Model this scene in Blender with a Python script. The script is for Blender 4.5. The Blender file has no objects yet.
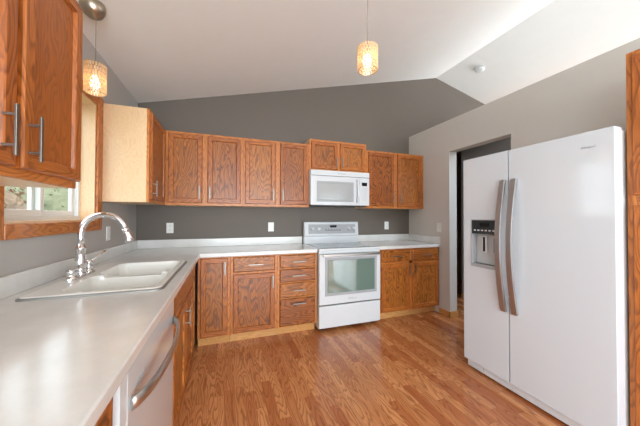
import bpy, bmesh, math, random
from mathutils import Vector, Matrix
PI = math.pi
random.seed(7)
S = bpy.context.scene
COL = S.collection

# ---------------------------------------------------------------- camera, world, light, exposure
H_CAM = 1.2724
cam_d = bpy.data.cameras.new('camera'); cam = bpy.data.objects.new('camera', cam_d); COL.objects.link(cam)
cam_d.sensor_width = 36.0; cam_d.lens = 262.87 / 640 * 36.0; cam_d.clip_start = 0.02; cam_d.clip_end = 200
cam.matrix_world = (Matrix.Translation((0, 0, H_CAM)) @ Matrix.Rotation(-0.3442, 4, 'Z')
                    @ Matrix.Rotation(PI / 2 + 0.0131, 4, 'X') @ Matrix.Rotation(0.0028, 4, 'Z'))
S.camera = cam
w = bpy.data.worlds.new('world'); S.world = w; w.use_nodes = True
bg = w.node_tree.nodes['Background']; bg.inputs[0].default_value = (0.86, 0.93, 1.0, 1); bg.inputs[1].default_value = 3.6
S.view_settings.view_transform = 'Standard'; S.view_settings.look = 'None'
S.view_settings.exposure = 0.08; S.view_settings.gamma = 1.0; S.view_settings.use_curve_mapping = False

def area(name, loc, rot, sx, sy, watts, col):
    l = bpy.data.lights.new(name, 'AREA'); l.shape = 'RECTANGLE'; l.size = sx; l.size_y = sy
    l.energy = watts; l.color = col
    o = bpy.data.objects.new(name, l); COL.objects.link(o); o.location = loc; o.rotation_euler = rot
    return o
# unseen fill lights, added at invented openings to brighten the room
area('added_rear_fill', (0.85, -3.46, 1.2), (PI / 2 + .38, 0, 0), 3.0, 2.1, 200, (0.77, 0.91, 1.0))  # added behind the camera for soft, even light
area('added_left_fill', (-1.06, -1.75, 1.35), (0, -PI / 2, 0), 1.5, 2.0, 34, (0.82, 0.93, 1.0))  # added to light the refrigerator front
area('added_far_fill', (7.47, 0.6, 1.4), (0, PI / 2 + .25, 0), 1.8, 4.0, 255, (0.93, 0.97, 1.0))  # added to brighten the ceiling slopes over the partition
area('added_hall_fill', (3.1, 1.2, 2.38), (0, 0, 0), .3, .3, 34, (0.66, 0.83, 1.0))  # unseen light added to brighten the hall wall and jamb

# ---------------------------------------------------------------- dimensions (metres)
XL, XP, D, HT = -0.9167, 2.674, 3.371, 2.509      # left wall, partition, back wall, eave height
XR, ZR = 3.2112, 3.535                            # ridge
SL = (ZR - HT) / (XR - XL)
XE = XR + (ZR - HT) / SL
YF = -3.3
def zc(x): return HT + SL * (x - XL) if x < XR else ZR - SL * (x - XR)

# ---------------------------------------------------------------- materials
def s2l(c): return tuple(((v / 255) / 12.92 if v / 255 <= .04045 else ((v / 255 + .055) / 1.055) ** 2.4) for v in c) + (1,)
class NT:
    def __init__(s, name):
        s.m = bpy.data.materials.new(name); s.m.use_nodes = True; s.t = s.m.node_tree
        s.b = s.t.nodes['Principled BSDF']
    def n(s, typ, ins=None, **kw):
        x = s.t.nodes.new(typ)
        for k, v in kw.items(): setattr(x, k, v)
        for k, v in (ins or {}).items():
            if isinstance(v, bpy.types.NodeSocket): s.t.links.new(v, x.inputs[k])
            else: x.inputs[k].default_value = v
        return x
    def math(s, op, a, b=0.0, c=0.0):
        return s.n('ShaderNodeMath', {0: a, 1: b, 2: c}, operation=op).outputs[0]
    def vm(s, op, a, b=(0, 0, 0)):
        return s.n('ShaderNodeVectorMath', {0: a, 1: b}, operation=op).outputs[0]
    def ramp(s, fac, stops):
        r = s.n('ShaderNodeValToRGB', {0: fac}); e = r.color_ramp.elements
        while len(e) < len(stops): e.new(0.5)
        for i, (p, c) in enumerate(stops): e[i].position = p; e[i].color = c
        return r.outputs[0]
    def mix(s, fac, a, b, blend='MIX'):
        x = s.n('ShaderNodeMix', None, data_type='RGBA', blend_type=blend)
        for k, v in ((0, fac), (6, a), (7, b)):
            if isinstance(v, bpy.types.NodeSocket): s.t.links.new(v, x.inputs[k])
            else: x.inputs[k].default_value = v
        return x.outputs[2]
    def set(s, k, v):
        if isinstance(v, bpy.types.NodeSocket): s.t.links.new(v, s.b.inputs[k])
        else: s.b.inputs[k].default_value = v
def bump(t, height, strength, dist=0.001):
    t.set('Normal', t.n('ShaderNodeBump', {'Strength': strength, 'Distance': dist, 'Height': height}).outputs[0])

def oak(name, axis, light, mid, dark, rough=.38, figure=1.0, scale=1.0, coat=.10):
    """stained oak: nested cathedral contours stretched along the axis plus fine pores"""
    t = NT(name)
    co = t.n('ShaderNodeTexCoord').outputs['Object']
    rnd = t.n('ShaderNodeObjectInfo').outputs['Random']
    rv = t.n('ShaderNodeCombineXYZ', {0: t.math('MULTIPLY', rnd, 37.0), 1: t.math('MULTIPLY', rnd, 91.0), 2: t.math('MULTIPLY', rnd, 53.0)}).outputs[0]
    co = t.vm('ADD', co, rv)
    a = 'XYZ'.index(axis)
    def sc(cross, along):
        v = [cross * scale] * 3; v[a] = along * scale
        return t.vm('MULTIPLY', co, tuple(v))
    n1 = t.n('ShaderNodeTexNoise', {'Vector': sc(8.0, 2.0), 'Scale': 1.0, 'Detail': 1.5, 'Roughness': .45}).outputs[0]
    n2 = t.n('ShaderNodeTexNoise', {'Vector': sc(40, 6), 'Scale': 1.0, 'Detail': 2.0}).outputs[0]
    f = t.math('ADD', t.math('MULTIPLY', n1, 16.0), t.math('MULTIPLY', n2, 1.3))
    f = t.math('FRACT', f)
    g = t.ramp(f, [(0, (0, 0, 0, 1)), (.45, (.25, .25, .25, 1)), (.82, (1, 1, 1, 1)), (1, (0, 0, 0, 1))])
    pores = t.n('ShaderNodeTexNoise', {'Vector': sc(240, 9), 'Scale': 1.0, 'Detail': 2.0}).outputs[0]
    pr = t.ramp(pores, [(.38, (1, 1, 1, 1)), (.55, (0, 0, 0, 1))])
    big = t.n('ShaderNodeTexNoise', {'Vector': sc(3.0, .9), 'Scale': 1.0, 'Detail': 1.0}).outputs[0]
    base = t.mix(t.math('MULTIPLY', t.math('ADD', big, t.math('MULTIPLY', rnd, .55)), .72), light, mid)
    m1 = t.mix(t.math('MULTIPLY', g, t.math('MULTIPLY', t.math('ADD', t.math('MULTIPLY', rnd, .3), .72), .9 * figure)), base, dark)
    m2 = t.mix(t.math('MULTIPLY', pr, .35 * figure), m1, dark)
    t.set('Base Color', m2); t.set('Roughness', rough)
    t.set('Coat Weight', coat); t.set('Coat Roughness', .18)
    bump(t, t.math('MULTIPLY', g, -1.0), .12, .0006)
    return t.m
LT, MD, DK = s2l((208, 130, 52)), s2l((166, 88, 28)), s2l((72, 30, 8))
OAK = {a: oak('oak_' + a, a, LT, MD, DK) for a in 'XYZ'}
LT2, MD2, DK2 = s2l((224, 148, 74)), s2l((204, 120, 52)), s2l((140, 72, 26))
OAKS = {a: oak('oak_stile_' + a, a, s2l((206, 124, 52)), s2l((174, 92, 34)), s2l((92, 40, 12)), figure=.85) for a in 'XYZ'}
OAKQ = {a: oak('oak_quiet_' + a, a, s2l((192, 112, 46)), s2l((162, 86, 30)), s2l((88, 42, 14)), figure=.55, scale=1.3) for a in 'XYZ'}
OAKF = {a: oak('oak_frame_' + a, a, LT2, MD2, DK2, figure=.8) for a in 'XYZ'}
BIRCH = {a: oak('birch_end_' + a, a, s2l((246, 216, 178)), s2l((238, 200, 156)), s2l((212, 162, 110)), rough=.3, figure=.35, scale=1.6) for a in 'XYZ'}
TRIMW = {a: oak('light_oak_trim_' + a, a, s2l((226, 172, 108)), s2l((210, 150, 84)), s2l((160, 100, 48)), rough=.3, figure=.45) for a in 'XYZ'}

def plain(name, col, rough=.5, metal=0.0, spec=.5, coat=0.0, emis=None, es=0.0, noise=0.0, nscale=8.0, bmp=0.0, bscale=60.0, trans=0.0):
    t = NT(name)
    co = t.n('ShaderNodeTexCoord').outputs['Object']
    n = t.n('ShaderNodeTexNoise', {'Vector': co, 'Scale': nscale, 'Detail': 3.0}).outputs[0]
    if noise: t.set('Base Color', t.mix(n, tuple(c * (1 - noise) for c in col[:3]) + (1,), tuple(min(1, c * (1 + noise)) for c in col[:3]) + (1,)))
    else: t.set('Base Color', col)
    t.set('Roughness', rough); t.set('Metallic', metal); t.set('Specular IOR Level', spec)
    t.set('Coat Weight', coat); t.set('Coat Roughness', .08); t.set('Transmission Weight', trans)
    if emis: t.set('Emission Color', emis); t.set('Emission Strength', es)
    if bmp:
        n2 = t.n('ShaderNodeTexNoise', {'Vector': co, 'Scale': bscale, 'Detail': 4.0}).outputs[0]
        bump(t, n2, bmp, .003)
    return t.m
M = {}
M['ceiling'] = plain('ceiling_paint', s2l((240, 238, 235)), .9, noise=.02, bmp=.35, bscale=55)
M['wall'] = plain('light_grey_paint', s2l((208, 203, 196)), .75, noise=.02, bmp=.12, bscale=90)
M['leftwall'] = plain('light_grey_paint_shaded', s2l((184, 179, 174)), .75, noise=.02, bmp=.12, bscale=90)  # light grey wall paint, darkened for the weaker light on this wall
M['darkwall'] = plain('dark_grey_paint', s2l((108, 99, 90)), .6, noise=.03, bmp=.10, bscale=90)
M['hallwall'] = plain('taupe_paint', s2l((150, 142, 134)), .7, noise=.02)
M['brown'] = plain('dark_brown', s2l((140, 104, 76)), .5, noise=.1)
M['white'] = plain('white_enamel', s2l((218, 221, 223)), .13, coat=.5, noise=.004)
M['fridge'] = plain('fridge_white', s2l((214, 220, 225)), .12, coat=.6, noise=.004)
M['whitem'] = plain('white_matte', s2l((216, 218, 219)), .35, noise=.01)
M['vinyl'] = plain('white_vinyl', s2l((238, 238, 235)), .35)
M['sink'] = plain('white_composite', s2l((238, 236, 230)), .2, coat=.3)
M['steel'] = plain('brushed_steel', s2l((200, 198, 194)), .28, 1.0, noise=.03, nscale=30)
M['panel'] = plain('smoked_panel', s2l((46, 48, 50)), .12, coat=.5)
M['fhandle'] = plain('satin_steel', s2l((186, 186, 187)), .42, 1.0)
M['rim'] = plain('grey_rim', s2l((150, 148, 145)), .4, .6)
M['pull'] = plain('satin_nickel', s2l((146, 140, 132)), .4, 1.0)
M['chrome'] = plain('chrome', s2l((232, 232, 234)), .06, 1.0)
M['nickel'] = plain('brushed_nickel', s2l((178, 166, 148)), .3, 1.0, noise=.04, nscale=20)
M['grey'] = plain('grey_panel', s2l((168, 170, 172)), .35)
M['lgrey'] = plain('pale_grey_panel', s2l((205, 206, 206)), .35)
M['dgrey'] = plain('dark_grey_plastic', s2l((70, 72, 74)), .35)
M['black'] = plain('black_plastic', s2l((16, 16, 18)), .2)
M['blackglass'] = plain('black_ceramic_glass', s2l((24, 25, 28)), .06, coat=.6)
M['ovenglass'] = plain('oven_glass', s2l((108, 138, 126)), .04, spec=1.0, coat=1.0)
M['ovenglass'].node_tree.nodes['Principled BSDF'].inputs['IOR'].default_value = 2.2
M['mwglass'] = plain('microwave_screen', s2l((176, 178, 177)), .12, coat=.6)
M['dark'] = plain('dark_gap', s2l((30, 24, 20)), .7)
M['plate'] = plain('white_plate', s2l((240, 240, 236)), .3)
M['cordm'] = plain('grey_cord', s2l((150, 140, 126)), .5)
M['grass'] = plain('lawn_green', s2l((110, 130, 80)), .9, noise=.3, nscale=5)
M['leaf'] = plain('grey_green_leaves', s2l((120, 126, 96)), .7, noise=.45, nscale=9)
M['leafb'] = plain('brown_twigs', s2l((140, 118, 96)), .8, noise=.5, nscale=14)
M['text'] = plain('grey_lettering', s2l((165, 167, 170)), .4)
M['bulb'] = plain('bulb_glow', (1, .9, .7, 1), .3, emis=(1, .90, .74, 1), es=9)

def counter_mat():
    t = NT('white_laminate')
    co = t.n('ShaderNodeTexCoord').outputs['Object']
    n = t.n('ShaderNodeTexNoise', {'Vector': co, 'Scale': 7.0, 'Detail': 6.0, 'Roughness': .6}).outputs[0]
    n2 = t.n('ShaderNodeTexNoise', {'Vector': co, 'Scale': 90.0, 'Detail': 3.0}).outputs[0]
    c = t.mix(t.ramp(n, [(.35, (0, 0, 0, 1)), (.65, (1, 1, 1, 1))]), s2l((222, 221, 217)), s2l((232, 231, 229)))
    c = t.mix(t.math('MULTIPLY', n2, .15), c, s2l((200, 190, 176)))
    t.set('Base Color', c); t.set('Roughness', .22); t.set('Coat Weight', .35); t.set('Coat Roughness', .12)
    return t.m
M['counter'] = counter_mat()

def floor_mat():
    t = NT('oak_laminate_floor')
    co = t.n('ShaderNodeTexCoord').outputs['Object']
    sx = t.n('ShaderNodeSeparateXYZ', {0: co})
    x, y = sx.outputs[0], sx.outputs[1]
    W, L = .066, .52
    rx = t.math('DIVIDE', x, W); row = t.math('FLOOR', rx)
    wn = t.n('ShaderNodeTexWhiteNoise', {'W': row}, noise_dimensions='1D').outputs[0]
    ry = t.math('ADD', t.math('DIVIDE', y, L), t.math('MULTIPLY', wn, 7.0)); cell = t.math('FLOOR', ry)
    idv = t.n('ShaderNodeCombineXYZ', {0: row, 1: cell, 2: 0.0}).outputs[0]
    wid = t.n('ShaderNodeTexWhiteNoise', {'Vector': idv}, noise_dimensions='2D')
    r1 = wid.outputs[0]
    off = t.vm('MULTIPLY', wid.outputs[1], (40, 40, 40))
    v = t.vm('ADD', t.vm('MULTIPLY', co, (11.0, 1.6, 1.0)), off)
    n1 = t.n('ShaderNodeTexNoise', {'Vector': v, 'Scale': 1.0, 'Detail': 1.2, 'Roughness': .4}).outputs[0]
    n2 = t.n('ShaderNodeTexNoise', {'Vector': t.vm('MULTIPLY', co, (60, 9, 1)), 'Scale': 1.0, 'Detail': 2.0}).outputs[0]
    f = t.math('FRACT', t.math('ADD', t.math('MULTIPLY', n1, 15.0), t.math('MULTIPLY', n2, .8)))
    g = t.ramp(f, [(0, (0, 0, 0, 1)), (.5, (.2, .2, .2, 1)), (.84, (1, 1, 1, 1)), (1, (0, 0, 0, 1))])
    pores = t.n('ShaderNodeTexNoise', {'Vector': t.vm('MULTIPLY', co, (300, 10, 1)), 'Scale': 1.0, 'Detail': 2.0}).outputs[0]
    base = t.mix(r1, s2l((232, 162, 104)), s2l((184, 107, 60)))
    c = t.mix(t.math('MULTIPLY', g, .62), base, s2l((122, 60, 26)))
    c = t.mix(t.math('MULTIPLY', t.ramp(pores, [(.4, (1, 1, 1, 1)), (.56, (0, 0, 0, 1))]), .22), c, s2l((122, 60, 26)))
    fx = t.math('FRACT', rx); fy = t.math('FRACT', ry)
    seam = t.math('MAXIMUM', t.math('LESS_THAN', fx, .018), t.math('LESS_THAN', fy, .004))
    c = t.mix(t.math('MULTIPLY', seam, .5), c, s2l((90, 44, 22)))
    t.set('Base Color', c); t.set('Roughness', .26); t.set('Coat Weight', .3); t.set('Coat Roughness', .16)
    bump(t, t.math('MULTIPLY', g, -1.0), .08, .0005)
    return t.m
M['floor'] = floor_mat()

def glass_mat(name, col, alpha):
    t = NT(name)
    tr = t.n('ShaderNodeBsdfTransparent', {'Color': col}).outputs[0]
    gl = t.n('ShaderNodeBsdfGlossy', {'Roughness': .02}).outputs[0]
    mx = t.n('ShaderNodeMixShader', {0: alpha, 1: tr, 2: gl}).outputs[0]
    t.t.links.new(mx, t.t.nodes['Material Output'].inputs[0]); return t.m
M['pane'] = glass_mat('window_glass', (.95, .97, .96, 1), .06)
def shade_mat():
    t = NT('amber_glass')
    co = t.n('ShaderNodeTexCoord').outputs['Object']
    n = t.n('ShaderNodeTexNoise', {'Vector': co, 'Scale': 90.0, 'Detail': 2.0}).outputs[0]
    c = t.mix(n, (1, .88, .68, 1), (.95, .66, .36, 1))
    tl = t.n('ShaderNodeBsdfTranslucent', {'Color': c}).outputs[0]
    gl = t.n('ShaderNodeBsdfGlossy', {'Color': (1, .95, .85, 1), 'Roughness': .15}).outputs[0]
    df = t.n('ShaderNodeBsdfDiffuse', {'Color': (1, .84, .62, 1)}).outputs[0]
    a = t.n('ShaderNodeMixShader', {0: .3, 1: tl, 2: df}).outputs[0]
    b = t.n('ShaderNodeMixShader', {0: .12, 1: a, 2: gl}).outputs[0]
    t.t.links.new(b, t.t.nodes['Material Output'].inputs[0]); return t.m
M['shade'] = shade_mat()

# ---------------------------------------------------------------- mesh helpers
class MB:
    def __init__(s): s.v = []; s.f = []; s.mi = []; s.mats = []; s.sm = []
    def slot(s, m):
        if m not in s.mats: s.mats.append(m)
        return s.mats.index(m)
    def face(s, idx, m, smooth=False): s.f.append(idx); s.mi.append(s.slot(m)); s.sm.append(smooth)
    def box(s, a, b, m):
        x0, y0, z0 = (min(p, q) for p, q in zip(a, b)); x1, y1, z1 = (max(p, q) for p, q in zip(a, b))
        k = len(s.v)
        s.v += [(x0, y0, z0), (x1, y0, z0), (x1, y1, z0), (x0, y1, z0), (x0, y0, z1), (x1, y0, z1), (x1, y1, z1), (x0, y1, z1)]
        for q in ((0, 3, 2, 1), (4, 5, 6, 7), (0, 1, 5, 4), (1, 2, 6, 5), (2, 3, 7, 6), (3, 0, 4, 7)): s.face([k + i for i in q], m)
        return s
    def poly_prism(s, pts0, pts1, m):
        k = len(s.v); n = len(pts0); s.v += list(pts0) + list(pts1)
        s.face(list(range(k, k + n)), m); s.face(list(range(k + 2 * n - 1, k + n - 1, -1)), m)
        for i in range(n): j = (i + 1) % n; s.face([k + i, k + j, k + n + j, k + n + i], m)
        return s
    def loft(s, rings, m, cap0=True, cap1=True, smooth=False, mfun=None):
        k = len(s.v); n = len(rings[0])
        for r in rings: s.v += [tuple(p) for p in r]
        for i in range(len(rings) - 1):
            for j in range(n):
                jj = (j + 1) % n
                s.face([k + i * n + j, k + i * n + jj, k + (i + 1) * n + jj, k + (i + 1) * n + j], mfun(i, j) if mfun else m, smooth)
        if cap0: s.face([k + j for j in range(n)][::-1], mfun(-1, 0) if mfun else m)
        if cap1: s.face([k + (len(rings) - 1) * n + j for j in range(n)], mfun(-2, 0) if mfun else m)
        return s
    def tube(s, pts, rad, m, n=12, smooth=True, squash=None):
        pts = [Vector(p) for p in pts]; rings = []
        up = None
        for i, p in enumerate(pts):
            t = (pts[min(i + 1, len(pts) - 1)] - pts[max(i - 1, 0)]).normalized()
            if up is None:
                up = Vector((0, 0, 1)) if abs(t.z) < .9 else Vector((0, 1, 0))
            a = (up - t * up.dot(t)).normalized(); b = t.cross(a); up = a
            r = rad[i] if isinstance(rad, (list, tuple)) else rad
            q = squash or (1, 1)
            rings.append([p + a * math.cos(2 * PI * j / n) * r * q[0] + b * math.sin(2 * PI * j / n) * r * q[1] for j in range(n)])
        return s.loft(rings, m, smooth=smooth)
    def lathe(s, o, prof, m, axis=(0, 0, 1), n=24, smooth=True):
        o = Vector(o); q = Vector((0, 0, 1)).rotation_difference(Vector(axis)).to_matrix()
        rings = [[o + q @ Vector((max(r, .0003) * math.cos(2 * PI * j / n), max(r, .0003) * math.sin(2 * PI * j / n), z)) for j in range(n)] for r, z in prof]
        return s.loft(rings, m, smooth=smooth)

ORG = {}
def finish(o, bevel=0, seg=2, autosmooth=True):
    if bevel:
        b = o.modifiers.new('bevel', 'BEVEL'); b.width = bevel; b.segments = seg; b.limit_method = 'ANGLE'; b.angle_limit = math.radians(50)
        b.harden_normals = False
def make(name, mb, parent=None, bevel=0, origin=None, seg=2):
    """one mesh object; mb is in world coordinates"""
    vs = [Vector(v) for v in mb.v]
    if origin is None:
        if parent is None: # base centre
            origin = Vector(((min(v.x for v in vs) + max(v.x for v in vs)) / 2, (min(v.y for v in vs) + max(v.y for v in vs)) / 2, min(v.z for v in vs)))
        else:
            origin = Vector([(min(v[k] for v in vs) + max(v[k] for v in vs)) / 2 for k in range(3)])
    origin = Vector(origin)
    me = bpy.data.meshes.new(name)
    me.from_pydata([tuple(v - origin) for v in vs], [], mb.f)
    for m in mb.mats: me.materials.append(m)
    for p, mi, sm in zip(me.polygons, mb.mi, mb.sm): p.material_index = mi; p.use_smooth = sm
    bm = bmesh.new(); bm.from_mesh(me); bmesh.ops.recalc_face_normals(bm, faces=bm.faces); bm.to_mesh(me); bm.free()
    o = bpy.data.objects.new(name, me); COL.objects.link(o)
    ORG[o] = origin
    if parent is not None: o.parent = parent; o.location = origin - ORG[parent]
    else: o.location = origin
    finish(o, bevel, seg)
    return o
def thing(name, loc, label, cat, group=None):
    o = bpy.data.objects.new(name, None); COL.objects.link(o); o.location = loc; o.empty_display_size = .1
    ORG[o] = Vector(loc); o['label'] = label; o['category'] = cat
    if group: o['group'] = group
    return o
def tag(o, label, cat, group=None):
    o['label'] = label; o['category'] = cat
    if group: o['group'] = group
    return o
def struct(name, mb, parent=None, bevel=0, origin=(0, 0, 0)):
    o = make(name, mb, parent, bevel, origin)
    if parent is None: o['kind'] = 'structure'
    return o
def rrect(x0, y0, x1, y1, r, z, n=6):
    out = []
    for cx, cy, a0 in ((x1 - r, y0 + r, -PI / 2), (x1 - r, y1 - r, 0), (x0 + r, y1 - r, PI / 2), (x0 + r, y0 + r, PI)):
        for i in range(n + 1):
            a = a0 + PI / 2 * i / n; out.append((cx + r * math.cos(a), cy + r * math.sin(a), z))
    return out
def copy_tree(o, parent=None):
    c = o.copy(); COL.objects.link(c); ORG[c] = ORG[o].copy()
    if parent is not None: c.parent = parent
    for ch in list(o.children): copy_tree(ch, c)
    return c
def text_mesh(body, size, shear=.25):
    cu = bpy.data.curves.new('lettering', 'FONT'); cu.body = body; cu.size = size; cu.shear = shear; cu.extrude = .0006
    cu.align_x = 'CENTER'; cu.align_y = 'CENTER'; cu.resolution_u = 2
    o = bpy.data.objects.new('lettering', cu); COL.objects.link(o)
    bpy.context.view_layer.update()
    me = bpy.data.meshes.new_from_object(o.evaluated_get(bpy.context.evaluated_depsgraph_get()))
    bpy.data.objects.remove(o); bpy.data.curves.remove(cu)
    return me
def lettering(body, size, parent, pos, rot, mat):
    me = text_mesh(body, size); me.materials.clear(); me.materials.append(mat)
    o = bpy.data.objects.new('lettering', me); COL.objects.link(o)
    o.parent = parent; o.location = Vector(pos) - ORG[parent]; o.rotation_euler = rot; ORG[o] = Vector(pos)
    return o

# ---------------------------------------------------------------- room shell
struct('floor', MB().box((-1.05, YF - .1, -.12), (XE + .1, 4.3, 0), M['floor']))
# left wall with the kitchen window opening
WY0, WY1, WZ0, WZ1 = 1.53, 2.405, 1.235, 2.105
TW = .13
b = MB()
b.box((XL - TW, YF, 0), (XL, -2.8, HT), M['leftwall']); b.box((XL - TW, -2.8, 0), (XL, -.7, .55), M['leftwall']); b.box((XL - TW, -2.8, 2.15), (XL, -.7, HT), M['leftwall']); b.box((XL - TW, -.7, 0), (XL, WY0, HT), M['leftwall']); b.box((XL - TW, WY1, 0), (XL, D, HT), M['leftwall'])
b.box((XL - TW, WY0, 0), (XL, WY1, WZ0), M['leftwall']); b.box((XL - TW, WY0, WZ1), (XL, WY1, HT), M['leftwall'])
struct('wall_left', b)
# back gable wall, with the dark recess of the hallway
b = MB()
def gable(y0, y1, segs, m):
    for x0, z0, x1, z1, zb in segs:
        b.poly_prism([(x0, y0, zb), (x1, y0, zb), (x1, y0, z1), (x0, y0, z0)], [(x0, y1, zb), (x1, y1, zb), (x1, y1, z1), (x0, y1, z0)], m)
HX0, HX1 = 3.45, 4.45
gable(D, D + .12, [(XL - TW, zc(XL), XR, ZR, 0), (XR, ZR, HX0, zc(HX0), 0), (HX0, zc(HX0), HX1, zc(HX1), 2.42), (HX1, zc(HX1), XE, HT, 0)], M['darkwall'])
struct('wall_back', b)
# partition on the right with the hallway doorway
DY0, DY1, DZ = 1.818, 2.588, 2.105
b = MB()
b.box((XP, YF, 0), (XP + .12, DY0, HT), M['wall']); b.box((XP, DY1, 0), (XP + .12, D, HT), M['wall'])
b.box((XP, DY0, DZ), (XP + .12, DY1, HT), M['wall'])
struct('wall_right', b)
b = MB()
b.box((XP + .12, YF, HT - .12), (4.6, D, HT), M['ceiling'])
struct('ceiling_hall', b)
b = MB(); b.box((3.5, YF, 0), (3.62, 3.15, HT - .12), M['hallwall']); struct('wall_hall', b)
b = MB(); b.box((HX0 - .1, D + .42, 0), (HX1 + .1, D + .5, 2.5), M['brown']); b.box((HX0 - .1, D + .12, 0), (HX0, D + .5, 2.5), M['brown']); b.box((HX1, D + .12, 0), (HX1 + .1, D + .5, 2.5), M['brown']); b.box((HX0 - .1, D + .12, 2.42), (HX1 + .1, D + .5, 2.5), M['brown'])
b.box((HX1, 3.03, 0), (HX1 + .1, D, 2.4), M['brown']); b.box((3.62, 3.0, 0), (HX1 + .1, 3.03, 2.4), M['brown'])  # unseen walls added to keep living-room light out of the recess
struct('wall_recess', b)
b = MB(); b.box((XE, YF, 0), (XE + .12, D, .35), M['wall']); b.box((XE, YF, 2.4), (XE + .12, D, HT), M['wall'])
b.box((XE, YF, .35), (XE + .12, -1.5, 2.4), M['wall']); b.box((XE, 2.7, .35), (XE + .12, D, 2.4), M['wall'])
struct('wall_far', b)
# front gable behind the camera with an opening added to let light in
b = MB()
gable(YF - .12, YF, [(XL - TW, zc(XL), -.7, zc(-.7), 0), (-.7, zc(-.7), 2.4, zc(2.4), 2.35), (2.4, zc(2.4), XR, ZR, 0), (XR, ZR, XE, HT, 0)], M['wall'])
struct('wall_front', b)
b = MB()
for x in (-.7, .80, 2.34): b.box((x, YF - .1, 0), (x + .06, YF - .02, 2.35), M['vinyl'])
b.box((-.7, YF - .1, 2.29), (2.4, YF - .02, 2.35), M['vinyl']); b.box((-.7, YF - .1, 0), (2.4, YF - .02, .06), M['vinyl'])
struct('added_door_frame', b)  # frame of the added opening
# vaulted ceiling
b = MB()
def slope(x0, x1, m):
    b.poly_prism([(x0, YF - .12, zc(x0)), (x1, YF - .12, zc(x1)), (x1, YF - .12, zc(x1) + .1), (x0, YF - .12, zc(x0) + .1)],
                 [(x0, D + .12, zc(x0)), (x1, D + .12, zc(x1)), (x1, D + .12, zc(x1) + .1), (x0, D + .12, zc(x0) + .1)], m)
def zc2(x): return HT + SL * (x - XL)
b.poly_prism([(XL - TW, YF - .12, zc2(XL - TW)), (XR, YF - .12, ZR), (XR, YF - .12, ZR + .1), (XL - TW, YF - .12, zc2(XL - TW) + .1)],
             [(XL - TW, D + .12, zc2(XL - TW)), (XR, D + .12, ZR), (XR, D + .12, ZR + .1), (XL - TW, D + .12, zc2(XL - TW) + .1)], M['ceiling'])
slope(XR, XE + .12, M['ceiling'])
struct('ceiling', b)

# baseboards
b = MB()
b.box((XP - .012, DY1 - .012, 0), (XP, 2.76, .075), TRIMW['Y']); b.box((XP - .012, DY1 - .012, 0), (XP + .132, DY1, .075), TRIMW['X'])
struct('baseboard_right', b, bevel=.003, origin=(XP, 2.6, 0))
b = MB(); b.box((3.488, -1.0, 0), (3.5, 3.15, .075), TRIMW['Y']); struct('baseboard_hall', b, bevel=.003, origin=(3.5, 1, 0))
b = MB(); b.box((HX0, D + .405, 0), (HX1, D + .42, .09), OAK['X']); struct('baseboard_recess', b, bevel=.003, origin=(3.9, D + .4, 0))

# kitchen window
b = MB()
cw, ct = .078, .017
b.box((XL, WY0 - cw, WZ0 - .07), (XL + ct, WY0, WZ1 + .07), OAKF['Z']); b.box((XL, WY1, WZ0 - .07), (XL + ct, WY1 + cw, WZ1 + .07), OAKF['Z'])
b.box((XL, WY0, WZ1), (XL + ct, WY1, WZ1 + .07), OAKF['Y']); b.box((XL, WY0, WZ0 - .07), (XL + ct + .003, WY1, WZ0), OAKF['Y'])
struct('trim_1', b, bevel=.004, origin=(XL, 1.97, 1.6))
b = MB(); jx = XL - .085
b.box((jx, WY0, WZ0), (XL + .001, WY0 + .012, WZ1), BIRCH['Z']); b.box((jx, WY1 - .012, WZ0), (XL + .001, WY1, WZ1), BIRCH['Z'])  # light oak jamb, coloured paler for the daylight washing it out
b.box((jx, WY0 + .012, WZ1 - .012), (XL + .001, WY1 - .012, WZ1), BIRCH['Y']); b.box((jx, WY0 + .012, WZ0), (XL + .001, WY1 - .012, WZ0 + .012), BIRCH['Y'])
struct('trim_2', b, origin=(XL, 1.97, 1.6))
win = MB(); x0, x1 = XL - .13, XL - .085
f = .036
ya, yb_, za, zb = WY0, WY1, WZ0, WZ1
win.box((x0, ya, za), (x1, ya + f, zb), M['vinyl']); win.box((x0, yb_ - f, za), (x1, yb_, zb), M['vinyl'])
win.box((x0, ya + f, za), (x1, yb_ - f, za + f), M['vinyl']); win.box((x0, ya + f, zb - f), (x1, yb_ - f, zb), M['vinyl'])
wo = struct('window_1', win, bevel=.003, origin=(XL - .1, 1.97, 1.6))
def sash(y0, y1, xa, xb):
    m = MB(); s_ = .034
    m.box((xa, y0, za + f), (xb, y0 + s_, zb - f), M['vinyl']); m.box((xa, y1 - s_, za + f), (xb, y1, zb - f), M['vinyl'])
    m.box((xa, y0 + s_, za + f), (xb, y1 - s_, za + f + s_), M['vinyl']); m.box((xa, y0 + s_, zb - f - s_), (xb, y1 - s_, zb - f), M['vinyl'])
    o = make('window_sash', m, wo, .003)
    g = MB(); xm = (xa + xb) / 2; g.box((xm - .002, y0 + s_, za + f + s_), (xm + .002, y1 - s_, zb - f - s_), M['pane'])
    make('window_pane', g, o); return o
sash(ya + f, 1.985, x0 + .024, x1 + .004); sash(1.93, yb_ - f, x0 + .002, x0 + .022)
lk = MB(); lk.box((x1 + .004, 1.948, 1.62), (x1 + .018, 1.972, 1.66), M['vinyl']); lk.tube([(x1 + .016, 1.96, 1.655), (x1 + .022, 1.99, 1.672)], .004, M['vinyl'], 8); make('window_latch', lk, wo, .002)

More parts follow.
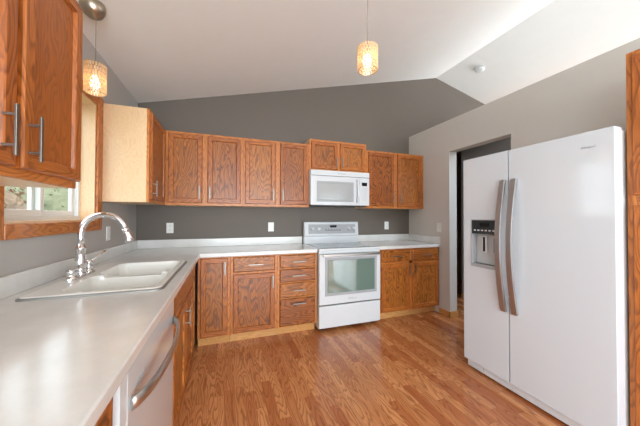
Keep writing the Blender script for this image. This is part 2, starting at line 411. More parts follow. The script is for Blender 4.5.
# outdoors
b = MB().box((-14, -12, -.75), (XL - TW - .3, 14, -.6), M['grass'])
o = struct('ground', b)
def bush(c, r, hh, n, m, label, seed):
    rr = random.Random(seed); mb = MB()
    # dense inner lump plus leaves
    rings = []
    for i in range(9):
        a = PI * i / 8; rings.append([(c[0] + r * .8 * (math.sin(a) + .02) * math.cos(2 * PI * j / 16) * (1 + .15 * rr.random()), c[1] + r * .8 * (math.sin(a) + .02) * math.sin(2 * PI * j / 16), c[2] + hh / 2 - math.cos(a) * hh * .46) for j in range(16)])
    mb.loft(rings, m)
    for _ in range(n):
        a = rr.random() * 2 * PI; q = rr.uniform(-1, 1); s_ = math.sqrt(1 - q * q); k = rr.uniform(.78, 1.05)
        p = Vector((c[0] + r * k * s_ * math.cos(a), c[1] + r * k * s_ * math.sin(a), c[2] + hh / 2 + q * hh / 2 * k))
        d = Vector((rr.uniform(-1, 1), rr.uniform(-1, 1), rr.uniform(-.6, 1))).normalized() * rr.uniform(.05, .1)
        e = d.cross(Vector((rr.random(), rr.random(), rr.random()))).normalized() * .025
        i0 = len(mb.v); mb.v += [tuple(p), tuple(p + d * .5 + e), tuple(p + d), tuple(p + d * .5 - e)]; mb.face([i0, i0 + 1, i0 + 2, i0 + 3], m)
    o = make('garden_shrub', mb, None); tag(o, label, 'shrub'); return o
bush((-3.4, 6.9, -.6), 1.35, 2.75, 3200, M['leaf'], 'green shrub outside, seen through the right pane of the kitchen window', 1)
bush((-3.0, 4.2, -.6), .95, 2.5, 2400, M['leafb'], 'brown twiggy shrub outside, seen through the left pane of the kitchen window', 2)

# ---------------------------------------------------------------- cabinet kit
def PX(face, n_sign):  # back run: fronts face -Y
    return lambda u, v, n: (u, face - n, v)
def mapper(run, face):
    if run == 'back': return lambda u, v, n: (u, face - n, v)
    if run == 'left': return lambda u, v, n: (face + n, u, v)
    if run == 'right': return lambda u, v, n: (face - n, u, v)
HAX = {'back': 'X', 'left': 'Y', 'right': 'Y'}
def panel_front(run, face, u0, u1, v0, v1, th=.019, stile=.052, flat=False, horiz=False):
    P = mapper(run, face); mb = MB(); h = HAX[run]; OP = OAKQ if abs(face + .582) < .001 else OAK
    def ring(ins, n): return [P(u0 + ins, v0 + ins, n), P(u1 - ins, v0 + ins, n), P(u1 - ins, v1 - ins, n), P(u0 + ins, v1 - ins, n)]
    if flat:   # drawer: slab with a stepped edge
        rs = [ring(0, 0), ring(0, th * .55), ring(.004, th * .75), ring(.010, th)]
        mb.loft(rs, None, mfun=lambda i, j: OAK[h])
    else:
        rs = [ring(0, 0), ring(0, th * .7), ring(.005, th), ring(stile - .008, th), ring(stile - .005, th - .003), ring(stile - .002, th - .012), ring(stile + .005, th - .012)]
        def mf(i, j):
            if i < 0: return OP['Z']
            return OAKS[h] if j in (0, 2) and i <= 3 else (OAKS['Z'] if i <= 3 else OP['Z'])
        mb.loft(rs, None, mfun=mf)
    return mb
def pull(run, face, u, v, L, vert=True, off=.032):
    P = mapper(run, face); mb = MB(); w_ = .0058
    def bx(ua, ub, va, vb, na, nb): mb.box(P(ua, va, na), P(ub, vb, nb), M['pull'])
    if vert:
        bx(u - w_, u + w_, v - L / 2, v + L / 2, off - .006, off)
        for s in (-1, 1): bx(u - .003, u + .003, v + s * L * .3 - .004, v + s * L * .3 + .004, 0, off - .005)
    else:
        bx(u - L / 2, u + L / 2, v - w_, v + w_, off - .006, off)
        for s in (-1, 1): bx(u + s * L * .3 - .004, u + s * L * .3 + .004, v - .003, v + .003, 0, off - .005)
    return mb
def cabinet(name, run, face, u0, u1, v0, v1, depth, label, doors=(), drawers=(), cat='cabinet', frame_u=None, mids=(), rails=(), toe=False, endmat=None, group=None, fronts=(), open_top=False):
    """face = plane of the face frame front. doors: (u0,u1,v0,v1, handle(u,v) or None); drawers: the same"""
    P = mapper(run, face); h = HAX[run]
    base = P((u0 + u1) / 2, 0 if toe else v0, -depth / 2)
    t = thing(name, base, label, cat, group)
    bz = v0
    body = MB(); e = endmat or BIRCH
    if open_top:   # a shell without a top, so that the sink hangs in it
        for q0, q1 in (((u0, v0, -.019), (u0 + .016, .70, -depth)), ((u1 - .016, v0, -.019), (u1, .70, -depth)), ((u0, v0, -.019), (u1, v0 + .016, -depth)), ((u0, v0, -depth + .01), (u1, v1, -depth))):
            body.box(P(*q0), P(*q1), e['Z'])
    else: body.box(P(u0, v0, -.019), P(u1, v1, -depth), e['Z'])
    make('body', body, t, .001)
    fr = MB(); st = .038
    fr.box(P(u0, v0, 0), P(u0 + st, v1, -.0188), OAKF['Z']); fr.box(P(u1 - st, v0, 0), P(u1, v1, -.0188), OAKF['Z'])
    fr.box(P(u0 + st, v1 - st, 0), P(u1 - st, v1, -.0188), OAKF[h]); fr.box(P(u0 + st, v0, 0), P(u1 - st, v0 + st, -.0188), OAKF[h])
    for m_ in mids: fr.box(P(m_ - .025, v0 + st, 0), P(m_ + .025, v1 - st, -.0188), OAKF['Z'])
    for r_ in rails: fr.box(P(u0 + st, r_ - .016, 0), P(u1 - st, r_ + .016, -.0188), OAKF[h])
    make('face_frame', fr, t, .001)
    if toe:
        tk = MB().box(P(u0, 0, -.075), P(u1, v0, -.09), TRIMW[h]); tk.box(P(u0, .0, -.09), P(u1, v0, -depth), M['dark']); make('toe_kick', tk, t)
    for (a, b_, c, d_, hd) in doors:
        o = make('door', panel_front(run, face + (0 if run != 'x' else 0), a, b_, c, d_), t)
        # lift the door off the frame by a hair
        if hd: make('handle', pull(run, P(0, 0, .019)[1 if run == 'back' else 0], hd[0], hd[1], .13 if len(hd) < 3 else hd[2], True), o, .001)
    for (a, b_, c, d_, hd) in drawers:
        o = make('drawer', panel_front(run, face, a, b_, c, d_, flat=True), t)
        if hd: make('handle', pull(run, P(0, 0, .019)[1 if run == 'back' else 0], hd[0], hd[1], .145, False), o, .001)
    for (a, b_, c, d_) in fronts:
        make('false_front', panel_front(run, face, a, b_, c, d_, flat=True), t)
    return t
UZ0, UZ1 = 1.384, 2.150
FB = 3.05          # face of the back wall cabinets
BB = 2.76          # face of the back base cabinets
# --- wall cabinets
cabinet('wall_cabinet', 'back', FB, -.588, .178, UZ0, UZ1, D - FB - .001, 'oak double-door wall cabinet on the back wall, beside the corner cabinet', doors=[(-.556, -.238, 1.412, 2.128, (-.262, 1.52)), (-.185, .155, 1.412, 2.128, (-.160, 1.52))], mids=[-.212])
cabinet('wall_cabinet', 'back', FB, .180, .952, UZ0, UZ1, D - FB - .001, 'oak double-door wall cabinet on the back wall, left of the microwave', doors=[(.201, .538, 1.412, 2.128, (.514, 1.52)), (.598, .925, 1.412, 2.128, (.622, 1.52))], mids=[.568])
cabinet('wall_cabinet', 'back', FB, .954, 1.738, 1.835, 2.222, D - FB - .001, 'short oak double-door wall cabinet above the white microwave', doors=[(.976, 1.325, 1.860, 2.198, (1.300, 1.95, .12)), (1.358, 1.716, 1.860, 2.198, (1.383, 1.95, .12))], mids=[1.342])
cabinet('wall_cabinet', 'back', FB, 1.742, 2.668, UZ0, UZ1, D - FB - .001, 'oak double-door wall cabinet on the back wall, right of the microwave', doors=[(1.768, 2.165, 1.412, 2.128, (2.140, 1.52)), (2.222, 2.630, 1.412, 2.128, (2.247, 1.52))], mids=[2.193])
cabinet('wall_cabinet', 'left', -.592, 2.486, FB, UZ0, UZ1, -.592 - XL - .001, 'oak corner wall cabinet with a pale end panel, right of the window', doors=[(2.508, 3.0, 1.412, 2.128, (2.535, 1.50))])
cabinet('wall_cabinet', 'left', -.582, .655, 1.357, UZ0, 2.152, -.582 - XL - .001, 'large oak double-door wall cabinet nearest the camera, left of the window', doors=[(.672, .998, 1.412, 2.130, (.9435, 1.505, .14)), (1.022, 1.353, 1.412, 2.130, (1.046, 1.505, .14))], mids=[1.01])
# --- base cabinets, back run
ZT = .872
cabinet('base_cabinet', 'back', BB, -.247, .047, .10, ZT, D - BB - .01, 'narrow oak base cabinet with one tall door in the inner corner', doors=[(-.222, .022, .112, .862, (-.003, .765))], toe=True)
cabinet('base_cabinet', 'back', BB, .049, .512, .10, ZT, D - BB - .01, 'oak base cabinet with one drawer over one door, left of the drawer stack', doors=[(.074, .487, .112, .690, (.462, .600))], drawers=[(.074, .487, .712, .862, (.29, .785))], rails=[.701], toe=True)
cabinet('drawer_cabinet', 'back', BB, .514, .953, .10, ZT, D - BB - .01, 'oak base cabinet with four stacked drawers, left of the range', drawers=[(.538, .932, .724, .862, (.745, .79)), (.538, .932, .574, .712, (.745, .643)), (.538, .932, .410, .562, (.745, .486)), (.538, .932, .112, .398, (.745, .345))], rails=[.718, .568, .404], toe=True)
cabinet('base_cabinet', 'back', BB, 1.745, 2.668, .10, ZT, D - BB - .01, 'oak base cabinet with two drawers over two doors, right of the range', doors=[(1.772, 2.195, .112, .690, (2.170, .61)), (2.232, 2.650, .112, .690, (2.257, .61))], drawers=[(1.772, 2.195, .712, .862, (1.985, .787)), (2.232, 2.650, .712, .862, (2.44, .787))], mids=[2.213], rails=[.701], toe=True)
# --- base cabinets, sink run
LF = -.267
cabinet('sink_cabinet', 'left', LF, 1.535, 2.735, .10, ZT, -XL + LF - .004, 'oak sink base cabinet beside the dishwasher', open_top=True, doors=[(1.560, 1.985, .112, .690, (1.958, .60)), (2.01, 2.42, .112, .690, None)], fronts=[(1.560, 2.42, .712, .862)], mids=[1.998], rails=[.701], toe=True)
cabinet('base_cabinet', 'left', LF, -.30, .785, .10, ZT, .60, 'oak base cabinet nearest the camera, left of the dishwasher', doors=[(.25, .765, .112, .690, (.275, .60))], drawers=[(.25, .765, .712, .862, None)], rails=[.701], toe=True)

# --- worktops
CZ0, CZ1 = .874, .914
def slab(xs, ys, filled, z0, z1, m):
    mb = MB(); vid = {}
    def V(i, j, z):
        k = (i, j, z)
        if k not in vid: vid[k] = len(mb.v); mb.v.append((xs[i], ys[j], z))
        return vid[k]
    F = lambda i, j: 0 <= i < len(xs) - 1 and 0 <= j < len(ys) - 1 and filled(i, j)
    for i in range(len(xs) - 1):
        for j in range(len(ys) - 1):
            if not F(i, j): continue
            mb.face([V(i, j, z1), V(i + 1, j, z1), V(i + 1, j + 1, z1), V(i, j + 1, z1)], m)
            mb.face([V(i, j, z0), V(i, j + 1, z0), V(i + 1, j + 1, z0), V(i + 1, j, z0)], m)
            for (di, dj, a, b_) in ((-1, 0, (i, j), (i, j + 1)), (1, 0, (i + 1, j), (i + 1, j + 1)), (0, -1, (i, j), (i + 1, j)), (0, 1, (i, j + 1), (i + 1, j + 1))):
                if not F(i + di, j + dj): mb.face([V(*a, z0), V(*b_, z0), V(*b_, z1), V(*a, z1)], m)
    return mb
SX0, SX1, SY0, SY1 = -.828, -.292, 1.458, 2.318
xs = [XL + .001, SX0 + .03, SX1 - .03, -.229, .953]; ys = [-.35, SY0 + .03, SY1 - .03, 2.735, D - .001]
def fl(i, j):
    if i == 3: return j == 3
    return not (i == 1 and j == 1)
wt = thing('worktop', (XL + .34, 1.5, CZ0), 'white laminate L-shaped worktop with the sink set in it', 'worktop')
make('slab', slab(xs, ys, fl, CZ0, CZ1, M['counter']), wt, .006, seg=3)
b = MB(); b.box((XL + .001, -.35, CZ1), (XL + .02, D - .02, 1.008), M['counter']); b.box((XL + .001, D - .02, CZ1), (.953, D - .001, 1.008), M['counter'])
make('backsplash', b, wt, .004)
wt = thing('worktop', (2.2, 3.05, CZ0), 'short white laminate worktop right of the range', 'worktop')
make('slab', slab([1.742, XP - .001], [2.735, D - .001], lambda i, j: True, CZ0, CZ1, M['counter']), wt, .006, seg=3)
b = MB(); b.box((1.742, D - .02, CZ1), (XP - .02, D - .001, 1.008), M['counter']); b.box((XP - .02, 2.735, CZ1), (XP - .001, D - .001, 1.008), M['counter'])
make('backsplash', b, wt, .004)

# --- sink (a flanged tub with two bowls cut out)
def solid(rings):
    mb = MB().loft(rings, M['sink']); return make('cutter', mb, None, origin=(0, 0, 0))
sink = thing('kitchen_sink', ((SX0 + SX1) / 2, (SY0 + SY1) / 2, CZ1), 'white double-bowl drop-in sink with a steel-grey rim, set in the worktop', 'sink')
def rr(i, z, r): return rrect(SX0 + i, SY0 + i, SX1 - i, SY1 - i, r * .7, z)
tub = solid([rr(.036, .73, .03), rr(.034, CZ1 + .001, .03), rr(0, CZ1 + .001, .06), rr(0, CZ1 + .009, .06), rr(.004, CZ1 + .013, .056), rr(.010, CZ1 + .014, .05)])
def bowl(x0, y0, x1, y1, zb, zt=CZ1 + .05, r=.06):
    R = lambda i, z, q: rrect(x0 + i, y0 + i, x1 - i, y1 - i, q, z)
    return solid([R(.055, zb, .03), R(.03, zb + .006, .04), R(.016, zb + .03, .05), R(.008, CZ1 - .01, r), R(.006, CZ1 + .006, r), R(0, CZ1 + .0145, r), R(0, zt, r)])
bx0, bx1 = SX0 + .115, SX1 - .03
c1 = bowl(bx0, SY0 + .035, bx1, 1.872, .755); c2 = bowl(bx0, 1.898, bx1, SY1 - .035, .755)
c3 = solid([rrect(bx0 + .05, 1.85, bx1 - .05, 1.92, .02, CZ1 - .004), rrect(bx0 + .03, 1.85, bx1 - .03, 1.92, .02, CZ1 + .05)])
for c in (c1, c2, c3):
    md = tub.modifiers.new('cut', 'BOOLEAN'); md.operation = 'DIFFERENCE'; md.object = c; md.solver = 'EXACT'
bpy.context.view_layer.update()
me = bpy.data.meshes.new_from_object(tub.evaluated_get(bpy.context.evaluated_depsgraph_get()))
for o in (tub, c1, c2, c3): bpy.data.objects.remove(o)
me.transform(Matrix.Translation(-ORG[sink]))
for p in me.polygons: p.use_smooth = False
basin = bpy.data.objects.new('basin', me); COL.objects.link(basin); basin.parent = sink; ORG[basin] = ORG[sink].copy()
for y in (1.68, 2.09):
    b = MB().lathe(((bx0 + bx1) / 2, y, .7555), [(.043, 0), (.043, .003), (.034, .004), (.030, -.0), (.004, .0005)], M['chrome']); make('drain', b, sink)
# narrow grey rim round the flange
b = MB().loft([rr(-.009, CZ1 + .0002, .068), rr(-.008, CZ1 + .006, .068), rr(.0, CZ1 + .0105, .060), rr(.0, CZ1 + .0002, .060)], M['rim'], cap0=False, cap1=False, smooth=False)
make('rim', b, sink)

# --- faucet
DZK = CZ1 + .014
fx, fy = -.782, 1.885
fa = thing('kitchen_faucet', (fx, fy, DZK), 'chrome gooseneck faucet with side lever on the back of the sink', 'faucet')
b = MB(); b.loft([rrect(fx - .028, fy - .135, fx + .028, fy + .135, .027, DZK), rrect(fx - .028, fy - .135, fx + .028, fy + .135, .027, DZK + .005), rrect(fx - .024, fy - .131, fx + .024, fy + .131, .023, DZK + .008)], M['chrome']); make('deck_plate', b, fa)
b = MB().lathe((fx, fy, DZK + .008), [(.027, 0), (.027, .006), (.022, .012), (.024, .022), (.024, .034), (.022, .042), (.027, .048), (.029, .065), (.025, .105), (.021, .140), (.026, .144), (.026, .154), (.019, .160), (.017, .176)], M['chrome']); make('body', b, fa)
b = MB(); pts = [(fx, fy, DZK + .17)]; zt_ = 1.172; R = .106
pts.append((fx, fy, zt_ - .03))
for i in range(17):
    a = PI - (PI * .94) * i / 16
    pts.append((fx + R + R * math.cos(a), fy + .012 * i / 16, zt_ + R * math.sin(a)))
rad = [.0165] * len(pts); b.tube(pts, rad, M['chrome'], 16); make('spout', b, fa)
pe = Vector(pts[-1]); dr = (Vector(pts[-1]) - Vector(pts[-2])).normalized()
b = MB().lathe(pe, [(.0165, -.004), (.022, 0), (.022, .010), (.0175, .014), (.0185, .022), (.026, .058), (.028, .074), (.024, .080), (.004, .080)], M['chrome'], axis=tuple(dr)); make('spray_head', b, fa)
vy = fy + .095
b = MB().lathe((fx, vy, DZK + .006), [(.026, 0), (.026, .005), (.018, .010), (.016, .02), (.021, .026), (.021, .036), (.016, .042), (.020, .05), (.020, .062), (.012, .07), (.004, .074)], M['chrome']); v_ = make('valve', b, fa)
b = MB().tube([(fx + .004, vy, DZK + .062), (fx + .020, vy + .055, DZK + .082), (fx + .03, vy + .105, DZK + .108), (fx + .033, vy + .125, DZK + .112)], [.008, .007, .009, .012], M['chrome'], 10); make('lever', b, v_)
vy = fy - .095
b = MB().lathe((fx, vy, DZK + .006), [(.030, 0), (.030, .005), (.022, .010), (.020, .022), (.024, .026), (.025, .042), (.020, .047), (.004, .048)], M['chrome']); make('side_cap', b, fa)

# --- dishwasher
DX = LF + .022
dw = thing('dishwasher', (-.56, 1.155, 0), 'white dishwasher with a curved bar handle under the worktop', 'dishwasher')
b = MB().box((DX - .60, .792, .10), (DX - .03, 1.475, .868), M['whitem']); b.box((DX - .029, .792, .10), (DX - .0005, .8412, .866), M['whitem']); make('body', b, dw)
b = MB().box((DX - .029, .842, .115), (DX, 1.515, .864), M['white']); d_ = make('door', b, dw, .006, seg=3)
hp = [(DX + .002, .868, .752)]
for i in range(13):
    s_ = i / 12; y = .875 + s_ * .61; hp.append((DX + .012 + .042 * math.sin(PI * s_) ** .6, y, .752))
hp.append((DX + .002, 1.492, .752))
b = MB().tube(hp, .019, M['steel'], 14, squash=(1.0, .42)); make('handle', b, d_)
b = MB().box((DX - .06, .80, .0), (DX - .05, 1.52, .10), M['whitem']); make('toe_kick', b, dw)
lettering('Whirlpool', .020, d_, (DX + .0008, .955, .775), (PI / 2, 0, PI / 2), M['text'])

# --- range
RX0, RX1 = .958, 1.737; RF = 2.70
rg = thing('electric_range', ((RX0 + RX1) / 2, 3.02, 0), 'white freestanding electric range with a glass cooktop between the base cabinets', 'range')
b = MB().box((RX0 + .006, RF + .04, .035), (RX1 - .006, 3.34, .895), M['white'])
b.box((RX0 + .006, RF + .015, .858), (RX1 - .006, RF + .05, .893), M['white'])
b.box((RX0 + .012, RF + .03, .27), (RX1 - .012, RF + .0395, .32), M['dark'])  # dark strip stands in for the shade between oven door and drawer
for x in (RX0 + .04, RX1 - .08):
    for y in (RF + .08, 3.26): b.box((x, y, 0), (x + .04, y + .04, .04), M['dark'])
make('body', b, rg, .003)
b = MB().box((RX0, RF + .0, .893), (RX1, 3.30, .915), M['white']); ct_ = make('cooktop', b, rg, .006, seg=3)
b = MB().box((RX0 + .045, RF + .055, .9145), (RX1 - .045, 3.255, .9175), M['blackglass']); gl_ = make('glass_surface', b, ct_, .001)
for (x, y, r) in ((1.15, 2.88, .11), (1.54, 2.88, .085), (1.15, 3.13, .08), (1.54, 3.13, .105), (1.345, 3.15, .06)):
    b = MB(); cr_ = lambda q, z: [(x + q * math.cos(2 * PI * j / 40), y + q * math.sin(2 * PI * j / 40), z) for j in range(40)]
    b.loft([cr_(r - .003, .9172), cr_(r - .003, .9181), cr_(r, .9181), cr_(r, .9172)], M['dgrey'], cap0=False, cap1=False); make('burner_ring', b, ct_)
b = MB()
prof = [(3.335, .915), (3.275, .915), (3.275, 1.01), (3.262, 1.018), (3.275, 1.19), (3.285, 1.2), (3.335, 1.2)]
b.poly_prism([(RX0, y, z) for y, z in prof], [(RX1, y, z) for y, z in prof], M['white']); bgd = make('backguard', b, rg, .004)
def bgy(z): return 3.262 + (z - 1.018) / .172 * .013
b = MB(); za_, zb_ = 1.045, 1.168
b.poly_prism([(RX0 + .055, bgy(za_) - .0025, za_), (RX1 - .048, bgy(za_) - .0025, za_), (RX1 - .048, bgy(zb_) - .0025, zb_), (RX0 + .055, bgy(zb_) - .0025, zb_)],
             [(RX0 + .055, bgy(za_) + .004, za_), (RX1 - .048, bgy(za_) + .004, za_), (RX1 - .048, bgy(zb_) + .004, zb_), (RX0 + .055, bgy(zb_) + .004, zb_)], M['grey'])
cp = make('control_panel', b, bgd)
b = MB().box((1.316, 3.2655, 1.125), (1.408, 3.272, 1.155), M['black']); make('display', b, cp)
for x in (1.065, 1.155, 1.59, 1.665):
    b = MB().lathe((x, 3.266, 1.112), [(.027, 0), (.027, .006), (.021, .010), (.019, .024), (.017, .028), (.003, .028)], M['white'], axis=(0, -1, 0)); b.box((x - .003, 3.233, 1.095), (x + .003, 3.24, 1.129), M['whitem']); make('knob', b, cp)
b = MB().box((1.25, 3.2645, 1.085), (1.47, 3.2675, 1.09), M['dgrey'])
for k in range(6):
    for q in range(2): b.box((1.245 + k * .04, 3.2645, 1.065 + q * .032), (1.265 + k * .04, 3.2675, 1.07 + q * .032), M['dgrey'])
make('button_marks', b, cp)
b = MB().box((RX0 + .006, RF, .300), (RX1 - .006, RF + .038, .852), M['white']); od = make('oven_door', b, rg, .006, seg=3)
b = MB()
wx0, wx1, wz0, wz1 = 1.028, 1.680, .395, .815
P_ = lambda x, z, n: (x, RF - n, z)
rg_ = lambda i, n: [P_(wx0 + i, wz0 + i, n), P_(wx1 - i, wz0 + i, n), P_(wx1 - i, wz1 - i, n), P_(wx0 + i, wz1 - i, n)]
b.loft([rg_(0, -.002), rg_(0, .002), rg_(.003, .004), rg_(.026, .004), rg_(.030, .0005)], M['grey']); make('window_frame', b, od)
b = MB().box((wx0 + .03, RF - .002, wz0 + .03), (wx1 - .03, RF + .001, wz1 - .03), M['ovenglass']); ow = make('oven_window', b, od)
# handle: flat steel bar across the top of the door
b = MB(); b.box((RX0 + .035, RF - .055, .832), (RX1 - .035, RF - .038, .862), M['steel'])
for x in (RX0 + .04, RX1 - .075): b.box((x, RF - .040, .836), (x + .035, RF + .002, .858), M['steel'])
make('handle', b, od, .005, seg=3)
lettering('Whirlpool', .026, od, (1.36, RF - .001, .350), (PI / 2, 0, 0), M['text'])
b = MB().box((RX0 + .006, RF + .004, .045), (RX1 - .006, RF + .04, .285), M['white']); make('drawer', b, rg, .006, seg=3)

# --- microwave
MX0, MX1, MF = .945, 1.737, 2.965
mz0, mz1 = 1.405, 1.832
mw = thing('microwave', ((MX0 + MX1) / 2, 3.16, mz0), 'white over-the-range microwave under the short cabinet', 'microwave')
b = MB().box((MX0, MF + .03, mz0 + .012), (MX1, D - .002, mz1), M['whitem']); b.box((MX0 + .03, MF + .05, mz0 - .004), (MX1 - .03, D - .03, mz0 + .014), M['dgrey']); make('body', b, mw, .003)
b = MB().box((MX0, MF, 1.768), (MX1, MF + .032, mz1), M['white']); tp = make('vent_strip', b, mw, .005, seg=3)
lettering('Whirlpool', .026, tp, (1.345, MF - .001, 1.80), (PI / 2, 0, 0), M['text'])
b = MB().box((MX0, MF, mz0 + .006), (1.592, MF + .03, 1.762), M['white']); md_ = make('door', b, mw, .005, seg=3)
wx0, wx1, wz0, wz1 = 1.022, 1.512, 1.452, 1.700; RF_ = MF
rg_ = lambda i, n: [(wx0 + i, RF_ - n, wz0 + i), (wx1 - i, RF_ - n, wz0 + i), (wx1 - i, RF_ - n, wz1 - i), (wx0 + i, RF_ - n, wz1 - i)]
b = MB().loft([rg_(0, -.002), rg_(0, .002), rg_(.002, .003), rg_(.022, .003), rg_(.025, .0005)], M['grey']); make('window_frame', b, md_)
b = MB().box((wx0 + .025, MF - .0015, wz0 + .025), (wx1 - .025, MF + .001, wz1 - .025), M['mwglass']); make('window', b, md_)
hp = [(1.560, MF + .001, 1.455), (1.560, MF - .022, 1.475), (1.560, MF - .036, 1.54), (1.560, MF - .040, 1.60), (1.560, MF - .036, 1.66), (1.560, MF - .022, 1.715), (1.560, MF + .001, 1.735)]
b = MB().tube(hp, .012, M['white'], 12, squash=(.7, 1)); make('handle', b, md_)
b = MB().box((1.595, MF, mz0 + .006), (MX1, MF + .03, 1.762), M['white']); mp = make('control_panel', b, mw, .005, seg=3)
b = MB().box((1.628, MF - .002, 1.660), (1.702, MF + .001, 1.705), M['black']); make('display', b, mp)
b = MB()
for r_ in range(7):
    for c_ in range(3): b.box((1.626 + c_ * .027, MF - .0015, 1.476 + r_ * .025), (1.649 + c_ * .027, MF + .001, 1.496 + r_ * .025), M['lgrey'])
make('keypad', b, mp)

# --- refrigerator
FX = 1.9265; FY0, FYM, FY1 = .775, 1.332, 1.712; FZ0, FZ1 = .080, 1.756
fr = thing('refrigerator', (2.28, 1.24, 0), 'large white side-by-side refrigerator with an ice and water dispenser', 'refrigerator')
b = MB().box((FX + .075, FY0 + .004, .02), (2.655, FY1 - .004, FZ1 - .012), M['whitem']); make('body', b, fr, .004)
for (y0, y1) in ((FY0 + .02, FY0 + .12), (FY1 - .12, FY1 - .02)):
    b = MB().box((FX + .03, y0, FZ1 - .012), (FX + .16, y1, FZ1 + .006), M['whitem']); make('hinge_cover', b, fr, .004)
b = MB().box((FX + .016, FY0, FZ0), (FX + .066, FYM - .004, FZ1), M['fridge']); b.box((FX + .066, FY0 + .01, FZ0 + .01), (FX + .075, FYM - .014, FZ1 - .01), M['lgrey'])
# slightly crowned front
def crowned(y0, y1, z0, z1, xb, mb):
    n = 12; fr_ = []; 
    for i in range(n + 1):
        s_ = i / n; y = y0 + (y1 - y0) * s_; fr_.append((FX, y))
    mb.poly_prism([(x, y, z0) for x, y in fr_] + [(xb, y1, z0), (xb, y0, z0)], [(x, y, z1) for x, y in fr_] + [(xb, y1, z1), (xb, y0, z1)], M['fridge'])
b = MB(); crowned(FY0, FYM - .004, FZ0, FZ1, FX + .066, b); b.box((FX + .066, FY0 + .01, FZ0 + .01), (FX + .075, FYM - .014, FZ1 - .01), M['lgrey'])
fd = make('door', b, fr, .003)
# freezer door with the dispenser opening: built round the hole
py0, py1, pz0, pz1 = 1.408, 1.638, .868, 1.252
b = MB()
X1_ = FX + .066
b.box((FX, FYM + .004, FZ0), (X1_, py0, FZ1), M['fridge']); b.box((FX, py1, FZ0), (X1_, FY1, FZ1), M['fridge'])
b.box((FX, py0, FZ0), (X1_, py1, pz0), M['fridge']); b.box((FX, py0, pz1), (X1_, py1, FZ1), M['fridge'])
b.box((FX + .06, py0, pz0), (X1_, py1, pz1), M['lgrey'])
fz = make('door', b, fr)
fz['label'] = 'freezer door with the dispenser'
b = MB(); e_ = .006
for (ya2, yb2, zc_, zd_) in ((py0, py0 + e_, pz0, pz1), (py1 - e_, py1, pz0, pz1), (py0, py1, pz0, pz0 + e_), (py0, py1, pz1 - e_, pz1)):
    b.box((FX - .004, ya2, zc_), (FX + .055, yb2, zd_), M['grey'])
ds = make('dispenser', b, fz)
b = MB().box((FX - .002, py0 + e_, 1.135), (FX + .05, py1 - e_, pz1 - e_), M['panel']); dp = make('control_panel', b, ds, .002)
b = MB()
for k in range(6): b.box((FX - .0035, py0 + .025 + k * .032, 1.160), (FX - .0015, py0 + .043 + k * .032, 1.170), M['lgrey'])
b.box((FX - .0035, py0 + .07, 1.195), (FX - .0015, py0 + .15, 1.225), M['black'])
o = make('button_marks', b, ds)
for y in (1.455, 1.545):
    b = MB().box((FX + .028, y - .022, .985), (FX + .036, y + .022, 1.12), M['lgrey']); b.box((FX + .024, y - .008, .995), (FX + .03, y + .008, 1.11), M['black']); make('paddle', b, ds, .002)
b = MB().box((FX - .003, py0 + e_, pz0 + e_), (FX + .055, py1 - e_, pz0 + .026), M['grey'])
for k in range(8): b.box((FX, py0 + .02 + k * .025, pz0 + .026), (FX + .05, py0 + .026 + k * .025, pz0 + .028), M['dgrey'])
make('drip_tray', b, ds)
for (y, par) in ((FYM + .034, fz), (FYM - .046, fd)):
    hp = []
    for i in range(19):
        s_ = i / 18; z = .585 + .955 * s_
        hp.append((FX - .012 - .056 * math.sin(PI * s_) ** .95, y, z))
    rings = []
    for i, (x, yy, z) in enumerate(hp):
        wv = .021; th = .010
        rings.append([(x + th, yy - wv, z), (x - th * .3, yy - wv, z), (x - th * .5, yy - wv * .85, z), (x - th * .5, yy + wv * .85, z), (x - th * .3, yy + wv, z), (x + th, yy + wv, z)])
    b = MB().loft(rings, M['fhandle'])
    for z in (.60, 1.525): b.box((FX - .012, y - .012, z - .02), (FX + .004, y + .012, z + .02), M['steel'])
    make('handle', b, par)
b = MB().box((FX + .03, FY0 + .01, .015), (FX + .075, FY1 - .01, FZ0 - .005), M['whitem']); b.box((FX + .026, FY1 - .16, .03), (FX + .031, FY1 - .155, .06), M['grey']); make('base_grille', b, fr, .003)
for y in (FY0 + .05, FY1 - .09): make('foot', MB().box((FX + .05, y, 0), (FX + .09, y + .04, .03), M['dark']), fr)
lettering('Whirlpool', .0155, fd, (FX - .0006, .885, 1.668), (PI / 2, 0, -PI / 2), M['text'])

# --- pantry cabinet at the right edge
PF = 2.02
cabinet('pantry_cabinet', 'right', PF, .14, .767, .10, 2.15, 2.66 - PF, 'tall oak pantry cabinet right of the refrigerator, cut by the photo edge', doors=[(.165, .742, 1.388, 2.12, None), (.165, .742, .12, 1.335, None)], toe=True, rails=[1.362])

# --- outlets, switches
def plate(run, face, u, v, kind, label, cat):
    P = mapper(run, face); q = P(u, v, .003)
    t = thing('wall_outlet' if kind == 'outlet' else 'light_switch', P(u, v, 0), label, cat)
    b = MB().box(P(u - .036, v - .058, 0), P(u + .036, v + .058, .006), M['plate']); make('plate', b, t, .003)
    if kind == 'outlet':
        for s_ in (-.024, .024):
            b = MB().box(P(u - .017, v + s_ - .014, .005), P(u + .017, v + s_ + .014, .008), M['plate'])
            for k in (-.007, .007): b.box(P(u + k - .0015, v + s_ - .004, .007), P(u + k + .0015, v + s_ + .006, .0083), M['dgrey'])
            make('socket', b, t, .001)
    else:
        b = MB().box(P(u - .010, v - .018, .005), P(u + .010, v + .018, .008), M['plate']); b.box(P(u - .004, v - .002, .006), P(u + .004, v + .012, .016), M['plate']); make('toggle', b, t, .001)
plate('left', XL, 2.64, 1.127, 'outlet', 'white outlet on the left wall, between window and corner', 'outlet')
plate('back', D, -.592, 1.137, 'outlet', 'white outlet on the dark back wall near the left corner', 'outlet')
plate('back', D, .544, 1.137, 'switch', 'white toggle switch on the dark back wall, left of the range', 'switch')
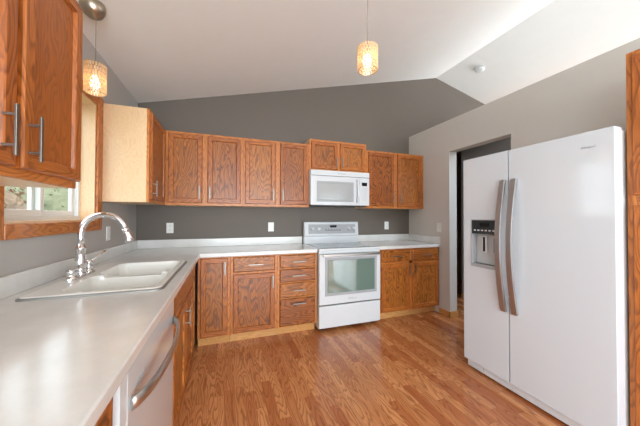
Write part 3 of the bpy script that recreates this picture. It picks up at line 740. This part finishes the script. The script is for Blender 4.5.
plate('back', D, 2.266, 1.140, 'switch', 'white switch on the dark back wall, right of the range', 'switch')
plate('right', XP, 2.76, 1.130, 'switch', 'white switch on the light grey wall beside the doorway', 'switch')

# --- smoke detector on the far ceiling slope
sx_, sy_ = SMOKE = (3.25, 2.1)
ang = math.atan(SL)
nrm = Vector((-math.sin(ang), 0, -math.cos(ang)))
# found where the photo's ray meets the slope
p = Vector((0, 0, 0)); r_ = None
def ray(u, v):
    d = cam.matrix_world.to_3x3() @ Vector(((u - 320) / 262.87, (213 - v) / 262.87, -1)); return d
d = ray(479.5, 68.5); n_ = Vector((SL, 0, 1)); pt = Vector((XR, 0, ZR)); o_ = Vector((0, 0, H_CAM)); tt = (pt - o_).dot(n_) / d.dot(n_); hit = o_ + d * tt
b = MB().lathe(hit, [(.068, 0), (.068, .012), (.060, .028), (.045, .036), (.020, .038), (.003, .038)], M['whitem'], axis=tuple(nrm))
o = make('smoke_detector', b, None, origin=hit); tag(o, 'round white smoke detector on the sloping ceiling', 'smoke detector')

# --- pendants
def pendant(x, y, ztop, zbot, label):
    zq = zc(x)
    t = thing('pendant_lamp', (x, y, zq), label, 'pendant lamp', 'pendant lamps')
    an = math.atan(SL); ax = (math.sin(an), 0, -math.cos(an))
    b = MB().lathe((x - .019, y, zq - .004), [(.062, -.002), (.065, .004), (.064, .018), (.056, .044), (.038, .066), (.014, .078), (.008, .084), (.003, .085)], M['nickel'], axis=ax, n=36); make('canopy', b, t)
    b = MB().tube([(x, y, zq - .04), (x, y, ztop + .01)], .0028, M['cordm'], 8); make('cord', b, t)
    R_ = .0510; hgt = ztop - zbot
    b = MB()
    rows, cols = 7, 22
    for r in range(rows):
        for c in range(cols):
            a0 = 2 * PI * (c + .5 * (r % 2)) / cols; da = 2 * PI / cols * .33
            z0 = zbot + hgt * (r + .12) / rows; z1 = zbot + hgt * (r + .88) / rows
            q0 = [(x + rr_ * math.cos(a), y + rr_ * math.sin(a), z0) for rr_, a in ((R_ - .004, a0 - da), (R_ + .002, a0 - da), (R_ + .0045, a0), (R_ + .002, a0 + da), (R_ - .004, a0 + da))]
            b.poly_prism(q0, [(p_[0], p_[1], z1) for p_ in q0], M['shade'])
    make('shade', b, t)
    b = MB()
    for r in range(0, rows + 1):
        zz = zbot + hgt * r / rows
        b.tube([(x + (R_ - .002) * math.cos(2 * PI * k / 32), y + (R_ - .002) * math.sin(2 * PI * k / 32), zz) for k in range(33)], .0013, M['nickel'], 5)
    for k in range(3):
        a = 2 * PI * k / 3; b.tube([(x, y, ztop + .012), (x + R_ * math.cos(a), y + R_ * math.sin(a), ztop)], .0015, M['nickel'], 6)
    make('wire_frame', b, t)
    b = MB().lathe((x, y, ztop - .045), [(.003, .06), (.014, .058), (.016, .045), (.016, .0), (.003, -.001)], M['nickel']); make('lamp_holder', b, t)
    zb2 = zbot + .052
    b = MB().lathe((x, y, zb2), [(.003, -.026), (.014, -.022), (.023, -.008), (.025, .006), (.019, .024), (.012, .038), (.012, .052), (.003, .053)], M['bulb']); make('bulb', b, t)
    return t
pendant(-.750, 1.95, 2.190, 2.015, 'amber glass pendant lamp with a nickel canopy, over the sink')
pendant(.715, 1.24, 2.188, 2.060, 'amber glass pendant lamp hanging in the middle of the room')
